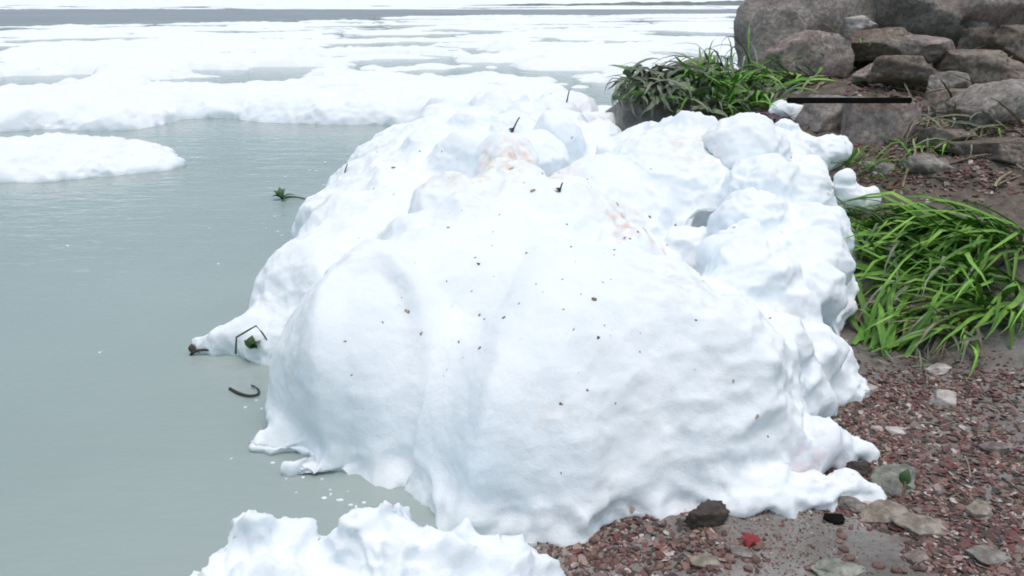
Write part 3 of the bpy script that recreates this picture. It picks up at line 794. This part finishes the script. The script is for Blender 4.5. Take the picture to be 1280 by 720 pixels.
plant('grass_plant', 'bright green grass fanning up from the mud at the foot of the foam', 'grass', [(1085, 428), (1105, 436), (1092, 410)], 56, (.3, .6), .030, (.1, 1.9), GREEN_LOW, (DRY, .1), 1, GG, .05)
plant('grass_plant', 'bright green grass arching left over the top of the grass bank', 'grass', [(1190, 290), (1225, 300), (1150, 300), (1250, 290)], 130, (.45, .9), .030, (2.6, 3.8), FLAT, (DRY, .08), 2, GG, .08)
plant('grass_plant', 'tangled green grass in the middle of the grass bank', 'grass', [(1150, 355), (1120, 330), (1180, 340), (1105, 300)], 140, (.35, .8), .028, (2.2, 4.4), FLAT + GREEN_LOW, (DRAB, .2), 3, GG, .09)
plant('grass_plant', 'limp grass mixed with dry stalks hanging over the mud at the right', 'grass', [(1180, 405), (1215, 415), (1160, 395)], 110, (.25, .5), .020, (2.4, 4.6), FLAT + DRAB, (DRY, .4), 4, GG, .08)
plant('grass_plant', 'dense green grass at the far right edge', 'grass', [(1245, 350), (1265, 395), (1270, 310), (1235, 380)], 150, (.4, .85), .029, (2.2, 4.4), FLAT + GREEN_LOW, (DRY, .1), 5, GG, .1)
plant('grass_plant', 'thin grass sprouting round the foot of the purple brown block', 'grass', [(1068, 210), (1135, 205), (1150, 185), (1085, 222)], 90, (.2, .45), .016, (0, 6.28), GREEN_LOW, (DRY, .3), 6, GG, .06)
plant('grass_plant', 'yellowish grass leaning left under the broad grey boulder', 'grass', [(1075, 70), (1100, 75), (1050, 85), (1030, 98), (1010, 106), (1120, 82), (995, 112)], 150, (.4, .95), .03, (2.4, 4.2), GREEN_LOW, (DRY, .35), 7, GG, .12)
WG = 'weeds at the water edge'
plant('weed', 'lush green weeds with broad blades left of the rock pile', 'weed', [(900, 112, 7.6), (925, 105, 7.6), (955, 108, 7.5), (920, 128, 7.3), (890, 128, 7.4), (945, 130, 7.3), (905, 142, 7.25), (935, 146, 7.25), (970, 135, 7.2), (890, 98, 7.8)], 240, (.25, .62), .034, (0, 6.28), GREEN, (DRAB, .2), 8, WG, .09)
plant('weed', 'tall thin weeds with bent tips standing against the white water', 'weed', [(895, 95, 8.0), (925, 90, 8.0), (905, 100, 7.9)], 36, (.5, .95), .022, (1.0, 4.4), DRAB, (GREEN, .3), 9, WG, .08)
plant('weed', 'drab grey green weeds drooping over the dark mud lump', 'weed', [(806, 100, 7.7), (822, 98, 7.7), (845, 102, 7.7), (870, 105, 7.6), (812, 115, 7.4), (835, 112, 7.4), (800, 110, 7.5), (806, 130, 7.35), (815, 122, 7.35), (860, 122, 7.35), (872, 135, 7.3)], 260, (.15, .48), .05, (0, 6.28), DRAB, (GREEN_LOW, .12), 10, WG, .09)
plant('grass_plant', 'mixed grass hanging over the brown ledges at the right', 'grass', [(1150, 120), (1190, 150), (1215, 115), (1180, 185), (1250, 160), (1130, 90)], 90, (.3, .6), .022, (2.2, 4.4), FLAT + DRAB, (DRY, .35), 14, GG, .1)
plant('weed', 'sparse purple weeds beside the small foam lump', 'weed', [(975, 152), (990, 158)], 22, (.12, .28), .03, (0, 6.28), variants(M['purple'], el=(.1, 1.0), droop=(.6, 1.8), seed=90), None, 11, WG, .05)
plant('weed', 'dry straw lying in strata on the brown earth', 'straw', [(1150, 90), (1180, 130), (1130, 110), (1190, 170), (1200, 80), (1165, 150), (1240, 100)], 160, (.2, .7), .022, (0, 6.28), DRY, (DRAB, .2), 12, None, .2, part='stalk')
plant('weed', 'dark straggly weeds at the water line of the muddy bank', 'weed', [(1110, 455), (1150, 450), (1180, 452)], 36, (.12, .3), .009, (0, 6.28), DRY + DRAB, None, 13, None, .06)

def tube(name, pts, r0, r1, sides=7, mat=None, parent=None):
    v, f = [], []
    n = len(pts)
    for i, p in enumerate(pts):
        p = Vector(p)
        t = (Vector(pts[min(i + 1, n - 1)]) - Vector(pts[max(i - 1, 0)])).normalized()
        a = t.orthogonal().normalized(); b = t.cross(a)
        r = r0 + (r1 - r0) * i / (n - 1)
        for k in range(sides):
            an = 2 * PI * k / sides
            v.append(p + (a * math.cos(an) + b * math.sin(an)) * r)
    for i in range(n - 1):
        for k in range(sides):
            f.append((i * sides + k, i * sides + (k + 1) % sides, (i + 1) * sides + (k + 1) % sides, (i + 1) * sides + k))
    return link(name, mesh_np(name, [tuple(c) for c in v], f), mat, parent)
def bezier(pts, n=14):
    P = [Vector(p) for p in pts]; out = []
    for i in range(n):
        t = i / (n - 1)
        q = P[:]
        while len(q) > 1: q = [q[k].lerp(q[k + 1], t) for k in range(len(q) - 1)]
        out.append(q[0])
    return out
def leaf_part(name, parent, loc, L_, W, rot, mat, seed=0):
    bm = bmesh.new()
    n = 6; rows = []
    for i in range(n + 1):
        t = i / n
        w = W * math.sin(PI * (.06 + .94 * t) ** .8) if t < 1 else 0.001
        z = L_ * (.22 * math.sin(t * 2.6) - .12 * t)
        rows.append([bm.verts.new((L_ * t, s * w, z + abs(s) * w * .35)) for s in (-1, -.5, 0, .5, 1)])
    for i in range(n):
        for k in range(4): bm.faces.new((rows[i][k], rows[i + 1][k], rows[i + 1][k + 1], rows[i][k + 1]))
    o = link(name, mesh_bm(name, bm), mat, parent)
    o.location = loc; o.rotation_euler = rot
    return o

# floating green plant on the open water
p = gnd(352, 250)
r_ = tag(empty('water_plant', p), 'small dark green plant floating alone on the grey water', 'water plant')
for i, (az, L_, W, pt) in enumerate([(2.6, .13, .035, .5), (1.2, .11, .03, .9), (.1, .14, .028, .2), (-.9, .09, .03, .2), (3.6, .10, .032, .3), (2.0, .12, .03, 1.0), (2.9, .09, .035, .8)]):
    leaf_part('leaf', r_, (0, 0, .012), L_, W, (0, -pt, az), M['leaf'])
tube('stem', bezier([(0, 0, .01), (.1, .01, .05), (.2, .0, .02), (.26, -.01, .0)]), .012, .006, mat=M['leaf'], parent=r_)
# plant with a bent stem caught at the left tip of the foam
p, _n = on_foam(316, 436)
if p is None: p = gnd(312, 440)
r_ = tag(empty('water_plant', p), 'green leaf with an angular bent stem stuck on the left foam tip', 'water plant')
for i, (az, L_, W, pt) in enumerate([(2.7, .06, .03, .7), (.5, .085, .034, .5), (1.5, .07, .03, 1.1), (-.5, .045, .022, .2), (.1, .05, .03, .8)]):
    leaf_part('leaf', r_, (0, -.02, .01), L_, W, (0, -pt, az), M['leaf'])
tube('stem', [(-.085, -.02, -.02), (-.075, -.02, .045), (-.07, -.02, .075), (-.01, -.015, .11), (.035, -.01, .135), (.06, -.01, .10), (.085, -.01, .05), (.07, -.01, .02)], .0055, .004, mat=M['leaf'], parent=r_)
p = gnd(246, 444)
r_ = tag(empty('twig', p), 'dark bud and twig at the very tip of the left foam spike', 'twig')
tube('stem', bezier([(-.03, 0, .0), (-.02, 0, .03), (.03, 0, .035), (.08, 0, .03)], 8), .010, .006, mat=M['twig'], parent=r_)
leaf_part('leaf', r_, (-.02, 0, .015), .05, .02, (0, -.9, 2.0), M['twig'])
p = gnd(308, 494)  # reflection of the bent stem, modelled as a dark tube on the water
tag(tube('twig', [(q + p) for q in bezier([(-.10, .06, .004), (-.02, -.02, .012), (.03, -.05, .012), (.09, -.05, .01), (.08, .04, .01), (.0, .08, .012)], 18)], .008, .004, mat=M['twig']),
    'curled dark reflection of the bent stem, modelled on the water below the left foam tip', 'twig')

# little foam flecks drifting off the heap
def flecks():
    r = random.Random(9)
    bm = bmesh.new(); bmesh.ops.create_icosphere(bm, subdivisions=1, radius=1)
    base = np.array([v.co[:] for v in bm.verts]); tri = np.array([[v.index for v in f.verts] for f in bm.faces]); bm.free()
    V, T = [], []
    edge = [(500, 165), (430, 205), (365, 290), (330, 380), (315, 440), (340, 500), (335, 570), (420, 615), (480, 632)]
    for k in range(58):
        if k < 46:
            i = r.randrange(len(edge) - 1); t = r.random()
            px = edge[i][0] * (1 - t) + edge[i + 1][0] * t - abs(r.gauss(0, 26)); py = edge[i][1] * (1 - t) + edge[i + 1][1] * t + r.gauss(0, 5)
        else:
            px, py = r.uniform(-60, 420), 160 + 500 * r.random() ** 1.6
        p = gnd(px, py)
        s = r.uniform(.003, .009) * (1 + .12 * p.y)
        V.append(base * [s * r.uniform(.8, 2), s, s * .4] + np.array([p.x, p.y, s * .1])); T.append(tri + 12 * k)
    tag(link('foam_flecks', mesh_np('foam_flecks', np.concatenate(V), np.concatenate(T)), M['foam']), 'tiny white foam flecks drifting on the grey water', 'foam flecks', kind='stuff')
flecks()

# things sticking in the heap
def stuck_twig(px, py, dx, dz, label, r=.009, leafy=True):
    p, n = on_foam(px, py)
    if p is None: return
    d = (p - EYE).length / F
    root = tag(empty('twig', p), label, 'twig')
    a = Vector((-dx * d * .5, 0, -.03)); b = Vector((dx * d * .6, .0, dz * d))
    tube('stem', bezier([a, (0, 0, .01), (b.x * .4, 0, b.z * .7), b], 8), r, r * .55, mat=M['twig'], parent=root)
    if leafy: leaf_part('leaf', root, (0, 0, .0), 9 * d, 4 * d, (0, -.4, 2.4), M['twig'])
stuck_twig(642, 165, 12, 18, 'dark twig standing in the top of the foam heap, leaning right')
stuck_twig(709, 128, 4, 15, 'short dark stick upright in the back of the foam heap', leafy=False)
stuck_twig(700, 240, 5, 12, 'small dark twig in the middle of the foam heap', r=.006)
stuck_twig(432, 215, 5, 10, 'thin twig near the left shoulder of the foam heap', r=.006, leafy=False)

scraps = []
for i in range(5):
    bm = bmesh.new(); r = random.Random(200 + i)
    n = 4; rows = []
    for a in range(n + 1):
        t = a / n; w = .32 * math.sin(PI * (.1 + .85 * t)) + .05
        rows.append([bm.verts.new((t - .5, s * w * r.uniform(.7, 1.2), .25 * math.sin(t * 3 + i) * r.uniform(.5, 1) + abs(s) * .15)) for s in (-1, 0, 1)])
    for a in range(n):
        for k in range(2): bm.faces.new((rows[a][k], rows[a + 1][k], rows[a + 1][k + 1], rows[a][k + 1]))
    m_ = mesh_bm('leaf_scrap', bm); m_.materials.append(M['litter']); scraps.append(m_)
def scrap(px, py, size_px, r):
    part_, group = ('back crest', 'leaf scraps on the crest') if py < 265 else ('flat top', 'leaf scraps on the flat top') if py < 410 else ('front face', 'leaf scraps on the front face')
    label = 'small brown leaf scrap stuck on the %s of the huge foam heap' % part_
    p, n = on_foam(px, py)
    if p is None: return
    d = (p - EYE).length / F
    o = link('leaf_scrap', r.choice(scraps))
    s = size_px * d
    o.scale = (s, s, s)
    o.rotation_euler = (n.to_track_quat('Z', 'Y').to_matrix() @ Euler((r.uniform(-.5, .5), r.uniform(-.9, .3), r.uniform(0, 6.3))).to_matrix()).to_euler()
    o.location = p + n * s * .12
    tag(o, label, 'leaf', group)
r = random.Random(77)
for px, py, s in [(672, 369, 13), (596, 385, 12), (635, 396, 8), (572, 430, 8), (577, 452, 9), (560, 428, 7), (741, 374, 8), (760, 348, 7), (765, 392, 7), (727, 467, 8), (600, 434, 6), (540, 412, 6),
                  (752, 470, 7), (700, 505, 6), (685, 512, 7), (735, 488, 6), (905, 466, 9), (915, 474, 7), (918, 496, 6), (612, 291, 7), (650, 300, 6), (654, 318, 9), (628, 270, 8),
                  (493, 210, 9), (500, 218, 6), (520, 190, 8), (470, 235, 6), (640, 212, 8), (655, 228, 7), (668, 238, 8), (640, 235, 6), (718, 175, 8), (800, 270, 9), (812, 271, 9), (797, 290, 7), (790, 300, 7),
                  (745, 262, 7), (770, 312, 6), (592, 322, 6), (610, 340, 6), (690, 395, 7), (655, 425, 6), (705, 350, 6), (560, 352, 5), (520, 330, 5), (840, 420, 6), (800, 440, 5), (870, 400, 5), (792, 637, 9),
                  (945, 520, 7), (958, 548, 6), (700, 590, 5), (480, 520, 4), (440, 470, 4), (610, 250, 6), (580, 262, 5), (560, 285, 5), (700, 215, 7), (735, 225, 5)]:
    scrap(px, py, s * 1.35, r)
for i in range(90):
    scrap(r.gauss(660, 120), r.gauss(330, 95), r.uniform(4, 8), r)

# red cloth scrap on the chips
p, n = on_bank(938, 679)
bm = bmesh.new()
bmesh.ops.create_grid(bm, x_segments=9, y_segments=7, size=.5)
for v in bm.verts:
    v.co = Vector((v.co.x * .065, v.co.y * .045, .022 * noise.noise(v.co * 5) + .018 * (1 - 3 * v.co.length_squared)))
    v.co.x += .008 * noise.noise((v.co.y * 60, 3, 1)); v.co.y += .008 * noise.noise((v.co.x * 60, 9, 1))
sh = link('cloth_scrap', mesh_bm('cloth_scrap', bm), M['red'])
sh.location = p + Vector((0, 0, .012)); sh.rotation_euler = (.4, .1, .4)
sol = sh.modifiers.new('thickness', 'SOLIDIFY'); sol.thickness = .003
tag(sh, 'crumpled red cloth scrap on the chips in front of the foam', 'cloth scrap')

# seedling in front of the grey green stone
p, n = on_bank(1127, 628)
r_ = tag(empty('seedling', p), 'little green seedling with a pinkish stem before the grey green stone', 'seedling')
tube('stem', bezier([(0, 0, -.01), (-.006, 0, .03), (.004, 0, .06), (-.004, 0, .095)], 8), .008, .005, mat=M['stem'], parent=r_)
leaf_part('leaf', r_, (-.004, 0, .07), .05, .02, (0, -1.0, 2.2), M['leaf'])
leaf_part('leaf', r_, (-.004, 0, .08), .06, .022, (0, -1.2, .9), M['leaf'])
leaf_part('leaf', r_, (-.004, 0, .05), .04, .016, (0, -.4, -.4), M['leaf'])

# dry sticks and pale splinters lying on the strewn bank
stick_meshes = []
for i in range(4):
    r = random.Random(300 + i)
    o = tube('dry_stick', bezier([(-.5, 0, 0), (-.2, r.uniform(-.1, .1), .03), (.2, r.uniform(-.12, .12), .02), (.5, r.uniform(-.1, .1), 0)], 7), .03, .018, 5, M['dry'])
    stick_meshes.append(o.data); bpy.data.objects.remove(o)
r = random.Random(41)
for (x0, y0, x1, y1), n, lab, grp in [((1050, 450, 1275, 650), 34, 'thin dry stick lying among the chips right of the foam', 'dry sticks among the chips'),
                                      ((1095, 60, 1275, 235), 40, 'thin dry stick lying on the brown earth between the rocks', 'dry sticks between the rocks')]:
    k = 0
    while k < n:
        px, py = r.uniform(x0, x1), r.uniform(y0, y1)
        if on_foam(px, py)[0] is not None: continue
        p, nn = on_bank(px, py)
        o = link('dry_stick', r.choice(stick_meshes))
        L_ = r.uniform(.05, .16) * (1 if y0 > 300 else 3)
        o.scale = (L_, L_, L_); o.location = p + nn * L_ * .02
        o.rotation_euler = (nn.to_track_quat('Z', 'Y').to_matrix() @ Euler((0, 0, r.gauss(0, .7))).to_matrix()).to_euler()
        tag(o, lab, 'stick', grp); k += 1
